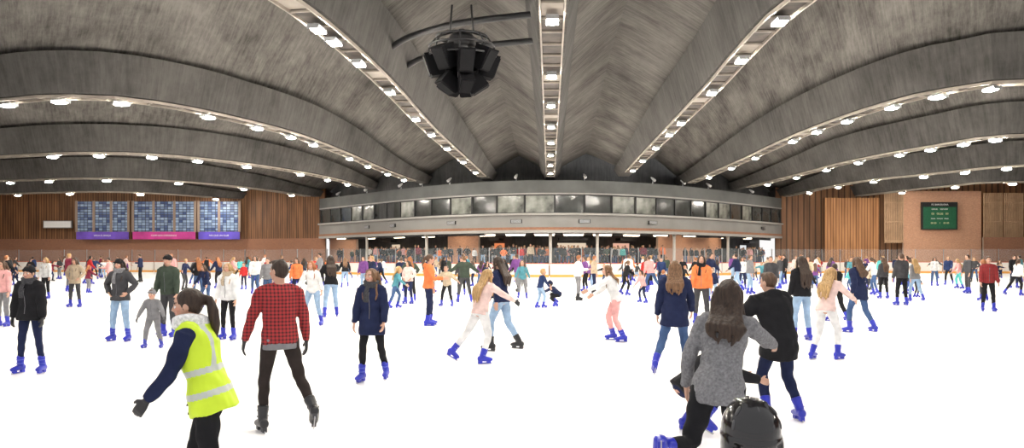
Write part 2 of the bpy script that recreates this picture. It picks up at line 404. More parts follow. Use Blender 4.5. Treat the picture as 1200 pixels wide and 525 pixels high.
mb=MB(); mb.box((0,0,0),(.9,.12,.05)); tm=mb.mesh("added_light_fitting"); tm.materials.append(M_WHITE)
mb=MB(); mb.box((0,0,-.08),(.85,.09,.03)); tl=mb.mesh("tube"); tl.materials.append(M_TUBE)
for px in range(400,905,34):  # added strip lights, put in to make the gallery interior warm and bright
    for dy in(2.2,5.2):
        p,r_=on_front(px,dy); e_=empty("added_strip_light",(p.x,p.y,3.54),r_,label="added warm strip light brightening the space under the gallery",cat="lamp",group="added strip lights under the gallery")
        newobj("added_light_fitting",tm,parent=e_); newobj("added_light_tube",tl,parent=e_)
def kiosk(px,wd,col,lab):
    p,r_=on_front(px,6.2); e_=empty("kiosk",(p.x,p.y,.85),r_,label=lab,cat="kiosk")
    mb=MB(); mb.box((0,.4,.5),(wd/2,.4,.5)); newobj("counter",mb.mesh("counter"),[M_RED],parent=e_)
    mb=MB(); mb.box((0,.9,1.55),(wd/2,.05,.42)); 
    newobj("back_panel",mb.mesh("back_panel"),[m_emit("kiosk_glow",col,.8)],parent=e_)
    mb=MB(); mb.box((0,.2,2.3),(wd/2,.35,.12)); newobj("canopy",mb.mesh("canopy"),[M_DARK],parent=e_)
for a in((580,1.0,(1,.3,.12),"glowing orange snack kiosk with a red counter"),(672,2.6,(1,.8,.6),"brightly lit white kiosk with a red counter"),(735,1.8,(1,.55,.4),"pink lit kiosk with a red counter"),(455,1.5,(.9,.7,.5),"warm lit kiosk with a red counter"),(880,1.4,(1,1,1),"bright white kiosk with a red counter")): kiosk(*a)
# rink boards
BD=catmull([Vector((-63,88,0))]+[W(*p) for p in[(0,88),(150,87),(300,85),(400,77),(500,69.5),(600,66),(700,66),(800,69.5),(900,77),(1000,83),(1100,81),(1200,80)]]+[Vector((65,80,0))],8)
Lb=arc_len(BD)[-1]; nb_=int(Lb/2.4); bp_=resample(BD,nb_+1); ll=Lb/nb_/2-.04
def bm_(c,h,m,nm):
    mb=MB(); mb.box(c,h); me=mb.mesh(nm); me.materials.append(m); return me
g1=bm_((0,0,.62),(ll-.01,.05,.42),M_BOARD,"board_panel"); g2=bm_((0,-.01,.11),(ll-.01,.06,.10),M_KICK,"kick_plate"); g3=bm_((0,0,1.07),(ll,.06,.03),M_RED,"top_rail")
g4=bm_((0,0,1.7),(ll-.04,.01,.58),M_GLASS,"glass_screen"); g5=bm_((-ll+.03,0,1.2),(.025,.04,1.1),M_STEEL,"post")
for i in range(nb_):
    a,b=bp_[i],bp_[i+1]; c=(a+b)/2; X=b-a
    px=600+c.x/c.y*1000
    if not(-60<px<1260): continue
    e_=empty("rink_board",(c.x,c.y,0),math.atan2(X.y,X.x),label="white rink board with yellow kick plate and glass screen",cat="rink board",group="boards around the ice")
    for nm,me in(("board_panel",g1),("kick_plate",g2),("top_rail",g3),("glass_screen",g4),("post",g5)): newobj(nm,me,parent=e_)
mb=MB(); mb.box((1,50,-.1),(67,55,.1)); newobj("floor",mb.mesh("floor"),[M_ICE],kind="structure")

# left advertising panels
m,t,b=nt("mosaic_blue"); L=t.links
tc=t.nodes.new("ShaderNodeTexCoord"); br=t.nodes.new("ShaderNodeTexBrick"); br.offset=0; br.inputs['Scale'].default_value=1.0
br.inputs['Brick Width'].default_value=.42; br.inputs['Row Height'].default_value=.30; br.inputs['Mortar Size'].default_value=.03
br.inputs['Color1'].default_value=(.02,.05,.18,1); br.inputs['Color2'].default_value=(.30,.42,.60,1); br.inputs['Mortar'].default_value=(.015,.02,.04,1)
mp=t.nodes.new("ShaderNodeMapping"); mp.inputs['Rotation'].default_value=(math.pi/2,0,0); L.new(tc.outputs['Object'],mp.inputs[0]); L.new(mp.outputs[0],br.inputs['Vector'])
L.new(br.outputs[0],b.inputs['Base Color']); b.inputs['Roughness'].default_value=.4; M_MOS=m
def text(s,size,m,parent,loc,name="lettering"):
    c=bpy.data.curves.new(name,'FONT'); c.body=s; c.size=size; c.align_x='CENTER'; c.align_y='CENTER'; c.extrude=.01; c.resolution_u=3
    tmp=bpy.data.objects.new("tmp_text",c); link(tmp); bpy.context.view_layer.update()
    me=bpy.data.meshes.new_from_object(tmp.evaluated_get(bpy.context.evaluated_depsgraph_get())); bpy.data.objects.remove(tmp)
    me.materials.clear(); me.materials.append(m); o=newobj(name,me,(),parent=parent); o.location=loc; o.rotation_euler=(math.pi/2,0,0); return o
for (x0,x1,col,cn,txt) in((90,151,(.16,.08,.5),"purple","VISCA EL BARÇA"),(156,229,(.55,.05,.28),"pink","CAMP NOU EXPERIENCE"),(233,281,(.12,.08,.5),"violet","MÉS QUE UN CLUB")):
    d=96.2; xa=(x0-600)/1000*d; xb=(x1-600)/1000*d; c=(xa+xb)/2; h=(xb-xa)/2
    e_=empty("advertising_panel",(c,d,0),0,label="blue photo mosaic panel above a %s lettered banner"%cn,cat="sign",group="advertising panels on the wall")
    mb=MB(); mb.box((0,0,6.1),(h,.06,1.7)); newobj("mosaic_picture",mb.mesh("mosaic"),[M_MOS],parent=e_)
    mb=MB(); mb.box((0,-.05,3.95),(h,.06,.42)); newobj("banner",mb.mesh("banner"),[mat("banner_"+cn,col,.5,var=.35,scale=.5)],parent=e_)
    text(txt,.26,M_WHITE,e_,(0,-.13,3.95))
    nf=2 if h<2.6 else 3
    for k_ in range(nf+1):
        mb=MB(); mb.box((-h+2*h*k_/nf,-.09,6.1),(.13,.05,1.75)); newobj("mullion",mb.mesh("mullion"),[M_BRICK],parent=e_)
mb=MB(); mb.box((0,0,0),(1.6,.15,.42)); mb.m=1; mb.box((0,-.16,0),(1.5,.02,.34))
o=newobj("light_box_sign",mb.mesh("light_box"),[M_STEEL,M_WHITE],label="blank white light box on the wood cladding",cat="sign"); p=WY(68,263,96.4); o.location=p
def wpanel(name,x0,x1,y0,y1,d,m,th=.1,**k):
    a=WY(x0,y1,d); b_=WY(x1,y0,d); return wallstrip(name,[Vector((a.x,d,0)),Vector((b_.x,d,0))],max(a.z,0),b_.z,m,th,**k)
wpanel("wall_right_brick",1058,1149,224,320,88.9,M_BRICKL,.3,kind="structure")
wpanel("wall_right_wood",966,1030,232,320,90,M_WOODO,.25,kind="structure")
wpanel("wall_right_lower_brick",1152,1260,278,320,87.6,M_BRICK,.3,kind="structure")
for i,px in enumerate((1036,1152,1176)):
    d=88.6; mb=MB(); wdd=.95
    for k_ in range(12): mb.box(((k_-5.5)*.17,0,5.6),(.045,.06,2.6))
    for z in(3.2,5.2,7.2): mb.box((0,.05,z),(wdd,.05,.08))
    p=W(px+11,d); o=newobj("slatted_screen",mb.mesh("slats"),[M_SLAT],label="tall brown timber slatted screen on the wall",cat="screen",group="slatted timber screens"); o.location=(p.x,d-.1,0)
d=88.2; p=WY(1100.5,253,d); e_=empty("scoreboard",p,0,label="green scoreboard with dark rim on the brick wall",cat="scoreboard")
mb=MB(); mb.box((0,0,0),(1.85,.12,1.42)); newobj("frame",mb.mesh("frame"),[M_DARK],parent=e_)
mb=MB(); mb.box((0,-.12,-.2),(1.7,.03,1.12)); newobj("display",mb.mesh("display"),[mat("board_green",(.02,.12,.06),.5)],parent=e_)
DG=mat("digits",(.6,.6,.35),.5)
text("FC BARCELONA",.24,M_WHITE,e_,(0,-.17,1.15)); text("LOCAL    VISITANT",.2,M_WHITE,e_,(0,-.17,.68)); text("00   00:00   00",.3,DG,e_,(0,-.17,.2)); text("PENAL   PERIODE   PENAL",.16,M_WHITE,e_,(0,-.17,-.3)); text("00 00    1    00 00",.26,DG,e_,(0,-.17,-.75))

# ---------------------------------------------------------------- hanging loudspeaker cluster
SC=empty("loudspeaker_cluster",WY(541,75,25),0,label="black loudspeaker cluster in a round cage hung from the roof",cat="loudspeaker")
cab=MB()
cab.v=[Vector(p) for p in [(-.2,-.2,-.34),(.2,-.2,-.34),(.2,.2,-.34),(-.2,.2,-.34),(-.25,-.3,.34),(.25,-.3,.34),(.25,.2,.34),(-.25,.2,.34)]]
for q in((0,3,2,1),(4,5,6,7),(0,1,5,4),(1,2,6,5),(2,3,7,6),(3,0,4,7)): cab.face(list(q))
cabm=cab.mesh("cabinet"); cabm.materials.append(mat("speaker_black",(.004,.004,.005),.8,spec=.1))
grm=MB(); grm.box((0,-.265,0),(.19,.02,.29),Vector((1,0,0)),Vector((0,1,.14)).normalized(),Vector((0,-.14,1)).normalized()); grm=grm.mesh("grille"); grm.materials.append(mat("grille_grey",(.008,.008,.009),.8,scale=60,spec=.1))
for i in range(8):
    an=2*math.pi*i/8+.2; r_=Matrix.Rotation(an,4,'Z')@Matrix.Translation((0,-.76,-.05+.14*(i%2)))@Matrix.Rotation(rad(12+12*(i%2)),4,'X')
    c=newobj("cabinet",cabm,parent=SC); c.matrix_local=r_; g=newobj("grille",grm,parent=c)
for i in range(5):
    an=2*math.pi*i/5+.3; r_=Matrix.Rotation(an,4,'Z')@Matrix.Translation((0,-.42,-.6))@Matrix.Rotation(rad(50),4,'X')@Matrix.Diagonal((.85,.85,.85,1))
    c=newobj("cabinet",cabm,parent=SC); c.matrix_local=r_; g=newobj("grille",grm,parent=c)
mb=MB()
for rr,z in((.95,.5),(.75,.78),(1.0,.2)):
    mb.tube([(rr*math.cos(a),rr*math.sin(a),z) for a in np.linspace(0,2*math.pi,24,endpoint=False)],[.03]*24,n=6,closed=True)
for a in np.linspace(0,2*math.pi,8,endpoint=False):
    mb.tube([(1.0*math.cos(a),1.0*math.sin(a),.1),(.95*math.cos(a),.95*math.sin(a),.5),(.75*math.cos(a),.75*math.sin(a),.78),(.2*math.cos(a),.2*math.sin(a),.95)],[.028]*4,n=6)
mb.tube([(0,0,.3),(0,0,.75)],[.45,.4],n=10)
newobj("cage",mb.mesh("cage",True),[M_DARK],parent=SC)
mb=MB(); zz=9.0-SC.location.z
for sx in(-.35,.35): mb.tube([(sx,0,.9),(sx*.8,0,zz)],[.03,.03],n=6)
mb.tube([(0,0,-.4),(0,0,.98)],[.12,.12],n=8)
newobj("hanger",mb.mesh("hanger",True),[M_DARK],parent=SC)
for lst in([(455,58),(478,44),(520,31),(560,24),(632,16)],[(470,82),(490,70),(520,61),(570,53),(634,47)]):
    P=catmull([CP(x,y,9.0) for x,y in lst],6); mb=MB(); mb.tube(P,[.11]*len(P),n=8)
    q=P[0]; mb.tube([q-Vector((0,0,.45)),q+Vector((0,0,.35))],[.16,.16],n=8)
    newobj("support_pipe",mb.mesh("pipe",True),[M_DARK],label="curved dark steel pipe slung between roof beams",cat="pipe",group="pipes carrying the loudspeakers")

# ---------------------------------------------------------------- PEOPLE
PAL={'black':(.014,.014,.016),'navy':(.016,.022,.06),'darkblue':(.02,.035,.10),'jeans':(.055,.10,.21),'lightblue':(.28,.40,.56),'white':(.72,.72,.72),
'pink':(.66,.34,.33),'palepink':(.75,.56,.52),'red':(.45,.03,.03),'orange':(.72,.20,.07),'grey':(.20,.20,.21),'darkgrey':(.055,.055,.06),'beige':(.45,.36,.26),
'green':(.045,.06,.045),'teal':(.08,.25,.30),'yellow':(.72,.85,.05),'brown':(.09,.05,.03),'blond':(.42,.26,.11),'lightbrown':(.17,.09,.045),'darkbrown':(.035,.02,.013),
'ginger':(.30,.11,.04),'skate_blue':(.02,.03,.42),'maroon':(.16,.02,.04),'purple':(.16,.06,.22),'turquoise':(.1,.45,.45),'taupe':(.03,.023,.021)}
def cloth(c,kind='cloth'):
    n=kind+'_'+c
    if n in MC: return MC[n]
    if kind=='hair': return mat(n,PAL[c],.5,var=.45,scale=22,bump=.5,sc3=(3,3,.35),spec=.35)
    if kind=='boot': return mat(n,PAL[c],.3,var=.08,scale=10,spec=.5)
    if kind=='knit': return mat(n,PAL[c],.9,var=.3,scale=60,bump=.5,spec=.15)
    return mat(n,PAL[c],.85,var=.16,scale=9,bump=.55,spec=.15)
m,t,b=nt("plaid"); L=t.links; tc=t.nodes.new("ShaderNodeTexCoord"); sp=t.nodes.new("ShaderNodeSeparateXYZ"); L.new(tc.outputs['Object'],sp.inputs[0])
def band(out,fr,th):
    a=t.nodes.new("ShaderNodeMath");a.operation='MULTIPLY';a.inputs[1].default_value=fr; L.new(out,a.inputs[0])
    c=t.nodes.new("ShaderNodeMath");c.operation='FRACT';L.new(a.outputs[0],c.inputs[0])
    d_=t.nodes.new("ShaderNodeMath");d_.operation='LESS_THAN';d_.inputs[1].default_value=th;L.new(c.outputs[0],d_.inputs[0]); return d_.outputs[0]
b1=band(sp.outputs[0],30,.42); b2=band(sp.outputs[2],30,.42)
a=t.nodes.new("ShaderNodeMath");a.operation='ADD';L.new(b1,a.inputs[0]);L.new(b2,a.inputs[1])
h=t.nodes.new("ShaderNodeMath");h.operation='MULTIPLY';h.inputs[1].default_value=.5;L.new(a.outputs[0],h.inputs[0])
r=t.nodes.new("ShaderNodeValToRGB");r.color_ramp.elements[0].color=(.36,.028,.03,1);r.color_ramp.elements[1].color=(.05,.01,.012,1);L.new(h.outputs[0],r.inputs[0]);L.new(r.outputs[0],b.inputs['Base Color']);b.inputs['Roughness'].default_value=.9
MC['cloth_plaid']=m; MC['knit_plaid']=m; PAL['plaid']=(.4,.03,.03)
m,t,b=nt("skin"); L=t.links; at=t.nodes.new("ShaderNodeAttribute"); at.attribute_name="Col"; L.new(at.outputs['Color'],b.inputs['Base Color']); b.inputs['Roughness'].default_value=.5
M_SKIN=m
M_SKINP=mat("skin_plain",(.52,.30,.21),.55,var=.06)
M_EYE=mat("eye_white",(.75,.72,.7),.2); M_IRIS=mat("eye_iris",(.03,.018,.01),.2)
M_BLADE=mat("blade_steel",(.5,.5,.52),.3,.8); M_HOLD=mat("blade_holder",(.04,.04,.045),.5); M_HOLDB=mat("blade_holder_blue",(.03,.04,.45),.4)
M_BAND=mat("reflective_band",(.50,.54,.50),.35,var=.05)
M_VEST=mat("vest_yellow",(.56,.75,.03),.6,var=.06,bump=.3,emis=.06)
M_STRAP=mat("buckle_strap",(.12,.16,.6),.4)
M_ZIP=mat("zip_metal",(.12,.12,.13),.4,.5)

PENDING=[]
def raw(name,mb,vox,smooth,mats,parent,post=None,amp=0,label=None):
    me=mb.mesh(name,fixn=False); o=newobj(name,me,(),parent=parent,label=label)
    r_=o.modifiers.new("r","REMESH"); r_.mode='VOXEL'; r_.voxel_size=vox; r_.use_smooth_shade=True
    if smooth: s=o.modifiers.new("s","SMOOTH"); s.factor=.5; s.iterations=smooth
    PENDING.append((o,mats,post,amp)); return o
def flush():
    bpy.context.view_layer.update()
    dg=bpy.context.evaluated_depsgraph_get()
    new=[]
    for (o,mats,post,amp) in PENDING: new.append(bpy.data.meshes.new_from_object(o.evaluated_get(dg)))
    for (o,mats,post,amp),me in zip(PENDING,new):
        o.modifiers.clear(); old=o.data; o.data=me; bpy.data.meshes.remove(old)
        n=len(me.vertices); co_=np.empty(n*3,np.float32); me.vertices.foreach_get('co',co_); co_=co_.reshape(-1,3)
        if amp and n:
            nr=np.empty(n*3,np.float32); me.vertices.foreach_get('normal',nr); nr=nr.reshape(-1,3)
            x,y,z=co_.T
            h=np.sin(42*z+3.2*np.sin(13*x+2)+2.4*np.sin(15*y))*.6+np.sin(23*z-17*x+11*y+2*np.sin(9*z))*.5+.3*np.sin(70*x+30*z)
            c2=co_+nr*(amp*h)[:,None]; me.vertices.foreach_set('co',c2.ravel())
        me.materials.clear()
        for q in mats: me.materials.append(q)
        if post: post(me,co_)
        me.polygons.foreach_set('use_smooth',[True]*len(me.polygons)); me.update()
    PENDING.clear()

POSE={
'stand':dict(A=((10,10),(18,6)),B=((4,12),(14,8)),R=((3,5),(-6,4)),L=((8,5),(-3,4))),
'walk':dict(A=((22,8),(45,0)),B=((-22,10),(5,6)),R=((-8,5),(-32,5)),L=((22,5),(-2,3)),lean=8),
'walk2':dict(A=((-20,10),(8,6)),B=((24,8),(50,0)),L=((-8,6),(-34,6)),R=((22,5),(-2,3)),lean=8),
'glide':dict(A=((18,22),(35,15)),B=((12,25),(30,18)),R=((24,6),(-12,5)),L=((6,8),(-18,7)),lean=14),
'push':dict(A=((30,15),(55,0)),B=((-20,20),(5,15)),L=((25,5),(-14,4)),R=((-8,24),(-22,26)),lean=16),
'push2':dict(B=((30,15),(55,0)),A=((-20,20),(5,15)),R=((25,5),(-14,4)),L=((-8,24),(-22,26)),lean=16),
'out':dict(A=((12,48),(20,55)),B=((12,48),(20,55)),R=((14,12),(-8,10)),L=((12,12),(-10,10)),lean=10),
'hips':dict(A=((-15,38),(35,-30)),B=((-15,38),(35,-30)),R=((3,8),(-6,6)),L=((6,8),(-4,6))),
'phone':dict(A=((25,12),(95,-15)),B=((5,10),(18,5)),R=((3,5),(-6,4)),L=((8,5),(-3,4)),hp=20),
'crouch':dict(A=((60,12),(75,0)),B=((60,12),(75,0)),R=((95,14),(-40,8)),L=((75,14),(-45,8)),lean=50),
'reach':dict(A=((75,15),(80,5)),B=((10,25),(25,18)),R=((20,6),(-8,5)),L=((-4,8),(-24,8)),lean=14),
'pair':dict(A=((35,35),(60,20)),B=((20,20),(50,0)),R=((10,6),(-10,5)),L=((14,6),(-4,5)),lean=8),
}
def dirv(a,o,s): a,o=rad(a),rad(o); return Vector((s*math.sin(o),math.cos(o)*math.sin(a),-math.cos(o)*math.cos(a)))
Xw=Vector((1,0,0));Yw=Vector((0,1,0));Zw=Vector((0,0,1))
def rotv(v,ang,ax): return Matrix.Rotation(rad(ang),3,ax)@v
def hand(mb,w_,hd,pn,s,curl,fwd,fat=1.0):
    wx=hd.cross(pn).normalized(); pn=wx.cross(hd).normalized()*(1 if wx.cross(hd).dot(pn)>0 else -1)
    mb.tube([w_-hd*.02*s,w_+hd*.02*s,w_+hd*.055*s,w_+hd*.09*s],[(.024*s,.02*s),(.034*s,.018*s),(.042*s,.017*s),(.04*s,.014*s)],ax=wx,n=10)
    for i,l in enumerate((.066,.078,.072,.055)):
        b_=w_+hd*(.083*s)+wx*((i-1.5)*.021*s); p=b_; pts=[b_-hd*.02*s,b_]
        for k_,fr in enumerate((.45,.32,.23)):
            a=rad(curl*(k_+1)); p=p+(hd*math.cos(a)+pn*math.sin(a))*(l*fr*s); pts.append(p)
        mb.tube(pts,[.0095*s*fat,.0098*s*fat,.009*s*fat,.0085*s*fat,.0072*s*fat],n=7)
    ts=1 if wx.dot(fwd)>0 else -1; tb=w_+hd*.022*s+wx*(ts*.026*s)
    d1=(hd*.6+wx*ts*.75+pn*.3).normalized(); d2=(hd*.9+wx*ts*.3+pn*.3).normalized()
    mb.tube([tb,tb+d1*.035*s,tb+d1*.035*s+d2*.035*s],[.013*s*fat,.0115*s*fat,.009*s*fat],n=7)
def person(px=600,d=10,yaw=180,H=1.65,sex='f',pose='stand',top='black',bot='jeans',hair=('long','darkbrown'),q='mid',hem=-.08,inf=.025,tkind='cloth',skate='skate_blue',
           gloves=None,scarf=None,hat=None,vest=None,kid=False,hood=False,hy=0,label=None,root=None,skin=(.52,.30,.21),twist=0,side=0,under=None,binf=.012,zoff=0,rootname="person",**ov):
    Pz=dict(POSE[pose]); Pz.update(ov); lean=Pz.get('lean',3); hp=Pz.get('hp',0); s=H/1.75
    hs=s*(1.28 if kid else 1.0)
    if root is None: root=empty(rootname,W(px,d),rad(yaw),label=label,cat="person")
    vb={'hero':.0075,'mid':.0125,'far':.026}[q]; vc={'hero':.011,'mid':.016,'far':.028}[q]
    vb*=max(s,.75); vc*=max(s,.75)
    U=rotv(rotv(Zw,-lean,'X'),side,'Y').normalized(); Xp=Xw.copy(); Xt=rotv(Xw,twist,'Z'); Xt=(Xt-U*Xt.dot(U)).normalized(); Xp=(Xp-U*Xp.dot(U)).normalized()
    Ft=U.cross(Xt)
    legs={}
    for sd,k_ in((1,'R'),(-1,'L')):
        (a,o),(a2,o2)=Pz[k_]; hj=Xw*(.09*s*sd)+Vector((0,0,-.03*s)); kn=hj+dirv(a,o,sd)*(.42*s); an=kn+dirv(a2,o2,sd)*(.41*s); legs[sd]=[hj,kn,an,a2,dirv(a,o,sd),dirv(a2,o2,sd)]
    lo=min(l[2].z for l in legs.values()); dz=-lo+.135*s
    off_=Vector((0,0,dz+zoff)); P=off_.copy()
    for l in legs.values():
        for i in range(3): l[i]=l[i]+off_
    def T(h,f=0,x=0):
        k_=min(max(h/.45,0),1); X=Xp.lerp(Xt,k_).normalized(); Fv=U.cross(X); return P+U*(h*s)+X*(x*s)+Fv*(f*s)
    def TX(h): k_=min(max(h/.45,0),1); return Xp.lerp(Xt,k_).normalized()
    prof={'m':[(-.09,.12,.09),(0,.165,.11),(.12,.145,.1),(.25,.155,.11),(.36,.17,.118),(.43,.155,.1),(.49,.075,.065)],
          'f':[(-.09,.12,.09),(0,.17,.115),(.12,.125,.09),(.25,.135,.1),(.34,.145,.122),(.43,.135,.09),(.49,.065,.06)]}[sex]
    sw=.172 if sex=='m' else .152
    if kid: sw*=.92
    body=MB()
    body.tube([T(h) for h,_,_ in prof],[(a*s,b_*s) for _,a,b_ in prof],ax=[TX(h) for h,_,_ in prof],n=18)
    nbp=T(.49); nk=(U*.5+Zw*.5+Ft*.1).normalized(); hc=nbp+nk*(.07*s)+Vector((0,0,.06*hs+.015*s))+Ft*(.012*s)
    Rh=(Matrix.Rotation(rad(hy),3,'Z')@Matrix.Rotation(rad(-hp),3,'X'))
    if twist: Rh=Matrix.Rotation(rad(twist),3,'Z')@Rh
    def Hd(x,y,z): return hc+Rh@Vector((x*hs,y*hs,z*hs))
    body.tube([T(.44),nbp,hc+Rh@Vector((0,-.012*hs,-.03*hs))],[.062*s,.054*s,.052*s],n=12)
    sh={}
    for sd,k_ in((1,'A'),(-1,'B')):
        (a,o),(a2,o2)=Pz[k_]; S_=T(.44,0,sd*sw); E_=S_+dirv(a,o,sd)*(.29*s); W_=E_+dirv(a2,o2,sd)*(.25*s); sh[sd]=(S_,E_,W_,dirv(a,o,sd),dirv(a2,o2,sd))
    body.tube([T(.43,0,-sw),T(.455,0,-sw*.5),T(.455,0,sw*.5),T(.43,0,sw)],[.05*s,.055*s,.055*s,.05*s],n=12)
    for sd in(1,-1):
        S_,E_,W_,d1,d2=sh[sd]
        body.tube([S_,S_+d1*.1*s,E_,E_+d2*.07*s,W_],[.052*s,.047*s,.036*s,.037*s,.026*s],n=12)
        pn=(Xw*(-sd)); pn=pn-d2*pn.dot(d2)
        if pn.length<.3: pn=Vector((0,0,-1))-d2*(-d2.z)
        pn.normalize(); hdv=(d2+pn*.12).normalized()
        if q=='far': body.tube([W_,W_+hdv*.05*s,W_+hdv*.12*s,W_+(hdv+pn*.3)*.16*s],[.028*s,.036*s,.034*s,.024*s],n=8)
        else: hand(body,W_,hdv,pn,s*(1.08 if kid else 1),18,Yw,1.0 if not gloves else 1.15)
        hj,kn,an,a2,t1,t2=legs[sd]
        body.tube([hj+t1*.02*s,hj+t1*.15*s,kn,kn+t2*.12*s,an],[.078*s,.067*s,.043*s,.045*s,.034*s],n=12)
    body.ell(Hd(0,0,.01),(.072*hs,.092*hs,.1*hs),Rh); body.ell(Hd(0,.028,-.045),(.054*hs,.062*hs,.066*hs),Rh)
    if q!='far':
        body.tube([Hd(0,.088,.012),Hd(0,.1,-.01),Hd(0,.108,-.024),Hd(0,.095,-.03)],[.008*hs,.010*hs,.013*hs,.010*hs],n=8)
        body.tube([Hd(-.042,.076,.022),Hd(0,.09,.02),Hd(.042,.076,.022)],[.009*hs,.010*hs,.009*hs],n=8)
        body.ell(Hd(0,.087,-.052),(.022*hs,.009*hs,.009*hs),Rh)
        for sx in(-1,1): body.ell(Hd(sx*.073,-.004,-.008),(.011*hs,.02*hs,.03*hs),Rh); body.ell(Hd(sx*.036,.066,-.022),(.02*hs,.02*hs,.02*hs),Rh)
    feet={}
    for sd in(1,-1):
        hj,kn,an,a2,t1,t2=legs[sd]; lift=an.z-(lo+off_.z)
        pitch=0 if lift<.05*s else min(-a2*.8,80) if a2<0 else -10
        toe=Pz.get('toe',8); f=rotv(Yw,-toe*sd,'Z'); ax=rotv(Xw,-toe*sd,'Z'); M_=Matrix.Rotation(rad(-pitch),3,ax); f=M_@f; u=M_@Zw
        feet[sd]=(an,f,u,ax); body.tube([an-f*.05*s-u*.04*s,an+f*.05*s-u*.045*s,an+f*.15*s-u*.05*s],[(.034*s,.034*s),(.038*s,.03*s),(.032*s,.02*s)],ax=ax,n=10)
    hcol=PAL[hair[1]]; gc=PAL[gloves] if gloves else None; scol=skin
    wr=[(sh[sd][2],sh[sd][4]) for sd in(1,-1)]; Rinv=Rh.inverted()
    def post(me,c):
        n=len(c); col=np.ones((n,4),np.float32); col[:,:3]=scol
        R_=np.array(Rinv); p=((c-np.array(hc))@R_.T)/hs
        near=np.linalg.norm(p,axis=1)<.16
        cheek=near&(p[:,1]>.04)&(abs(p[:,0])>.02)&(p[:,2]<-.01)&(p[:,2]>-.05); col[cheek,:3]=np.array(scol)*(1.05,.86,.85)
        sc_=near&((p[:,2]>.085)|((p[:,1]<.02)&(p[:,2]>-.03)&(abs(p[:,0])<.071))); col[sc_,:3]=hcol
        br_=near&(p[:,1]>.06)&(abs(abs(p[:,0])-.031)<.018)&(abs(p[:,2]-.026)<.006); col[br_,:3]=np.array(hcol)*.7
        lp=near&(p[:,1]>.08)&(abs(p[:,0])<.021)&(abs(p[:,2]+.052)<.009); col[lp,:3]=(.42,.13,.12)
        if gc:
            for w_,dd in wr:
                v_=c-np.array(w_); al=v_@np.array(dd); g=(al>-.02*s)&(np.linalg.norm(v_,axis=1)<.24*s); col[g,:3]=gc
        at=me.color_attributes.new("Col",'FLOAT_COLOR','POINT'); at.data.foreach_set('color',col.ravel())
    parts={}
    sm={'hero':2,'mid':2,'far':1}[q]
    parts['skin']=raw("body",body,vb,sm,[M_SKIN] if q!='far' else [M_SKINP],root,post if q!='far' else None)
    i_=inf; tp=MB()
    if hem<-.1:
        tv=(legs[1][4]+legs[-1][4]).normalized(); tv=(tv*.6-Zw*.4).normalized()
        spread=(legs[1][1]-legs[-1][1]).length/2
        hh=[hem,(hem-.04)/2]; rings=[]
        for h in hh:
            pt=P+tv*(-h*s); rx=max(.175*s,spread*min(1,-h/.42)+.085*s)+i_*s; ry=(.13+.06*(-h/.4))*s+i_*s; rings.append((pt,rx,ry,Xp))
    else: rings=[(T(hem),(.165 if sex=='m' else .17)*s+i_*s,.115*s+i_*s,Xp)]
    for h,a,b_ in prof[1:]:
        if sex=='f' and h==.12 and i_>.03: a+=.012
        rings.append((T(h),(a+i_)*s,(b_+i_)*s,TX(h)))
    rings[-1]=(T(.475),(.085+i_*.6)*s,(.075+i_*.6)*s,Xt)
    tp.tube([r_[0] for r_ in rings],[(r_[1],r_[2]) for r_ in rings],ax=[r_[3] for r_ in rings],n=20,cap=.08)
    tp.tube([T(.425,0,-sw),T(.455,0,-sw*.5),T(.455,0,sw*.5),T(.425,0,sw)],[(.05+i_)*s,(.053+i_*.6)*s,(.053+i_*.6)*s,(.05+i_)*s],n=12)
    for sd in(1,-1):
        S_,E_,W_,d1,d2=sh[sd]
        tp.tube([S_,S_+d1*.12*s,E_,E_+d2*.1*s,W_-d2*.012*s],[(.053+i_)*s,(.049+i_*.9)*s,(.041+i_*.8)*s,(.039+i_*.7)*s,(.029+i_*.55)*s],n=12,cap=.15)
    if hood: tp.ell(T(.47,-.10),(.10*s,.06*s,.07*s)); tp.tube([T(.47,.06,-.08),T(.49,-.02,-.1),T(.5,-.09,-.06),T(.5,-.09,.06),T(.49,-.02,.1),T(.47,.06,.08)],[.03*s]*6,n=8)
    elif q!='far' and not scarf: tp.tube([nbp+Vector((.075*s*math.cos(a),.07*s*math.sin(a)+.0,.0)) for a in np.linspace(0,2*math.pi,12,endpoint=False)],[.02*s]*12,n=6,closed=True)
    parts['top']=raw("jacket" if tkind=='cloth' else "sweater",tp,vc,3,[cloth(top,tkind)],root,None,{'hero':.0055,'mid':.005,'far':0}[q]*s)
    if q!='far' and inf>=.03 and tkind=='cloth' and not vest:
        zb=MB(); hz=[h for h in(-.05,0,.06,.12,.18,.25,.3,.34,.4)]; bz=[np.interp(h,[p_[0] for p_ in prof],[p_[2] for p_ in prof]) for h in hz]
        zb.tube([T(h,b_+inf+.003) for h,b_ in zip(hz,bz)],[(.006*s,.004*s)]*len(hz),ax=Xp,n=6); newobj("zip",zb.mesh("zip",True),[M_ZIP],parent=parts['top'])
    bt=MB(); bt.tube([T(-.08),T(0),T(.1)],[(.14*s,.11*s),(.172*s,.12*s),(.145*s,.105*s)],ax=Xp,n=16)
    for sd in(1,-1):
        hj,kn,an,a2,t1,t2=legs[sd]; k_=binf
        bt.tube([hj+t1*.0*s,hj+t1*.14*s,kn-t1*.03*s,kn+t2*.03*s,kn+t2*.14*s,kn+t2*(.33 if q!='far' else .30)*s],[(.088+k_)*s,(.078+k_)*s,(.055+k_)*s,(.054+k_)*s,(.054+k_)*s,(.038+k_)*s],n=12,cap=.15)
    parts['bottom']=raw("trousers",bt,vc,3,[cloth(bot)],root,None,{'hero':.005,'mid':.004,'far':0}[q]*s)
    hm=MB(); ht,hcn=hair
    capr=(.083,.1,.104) if ht!='short' else (.079,.096,.102)
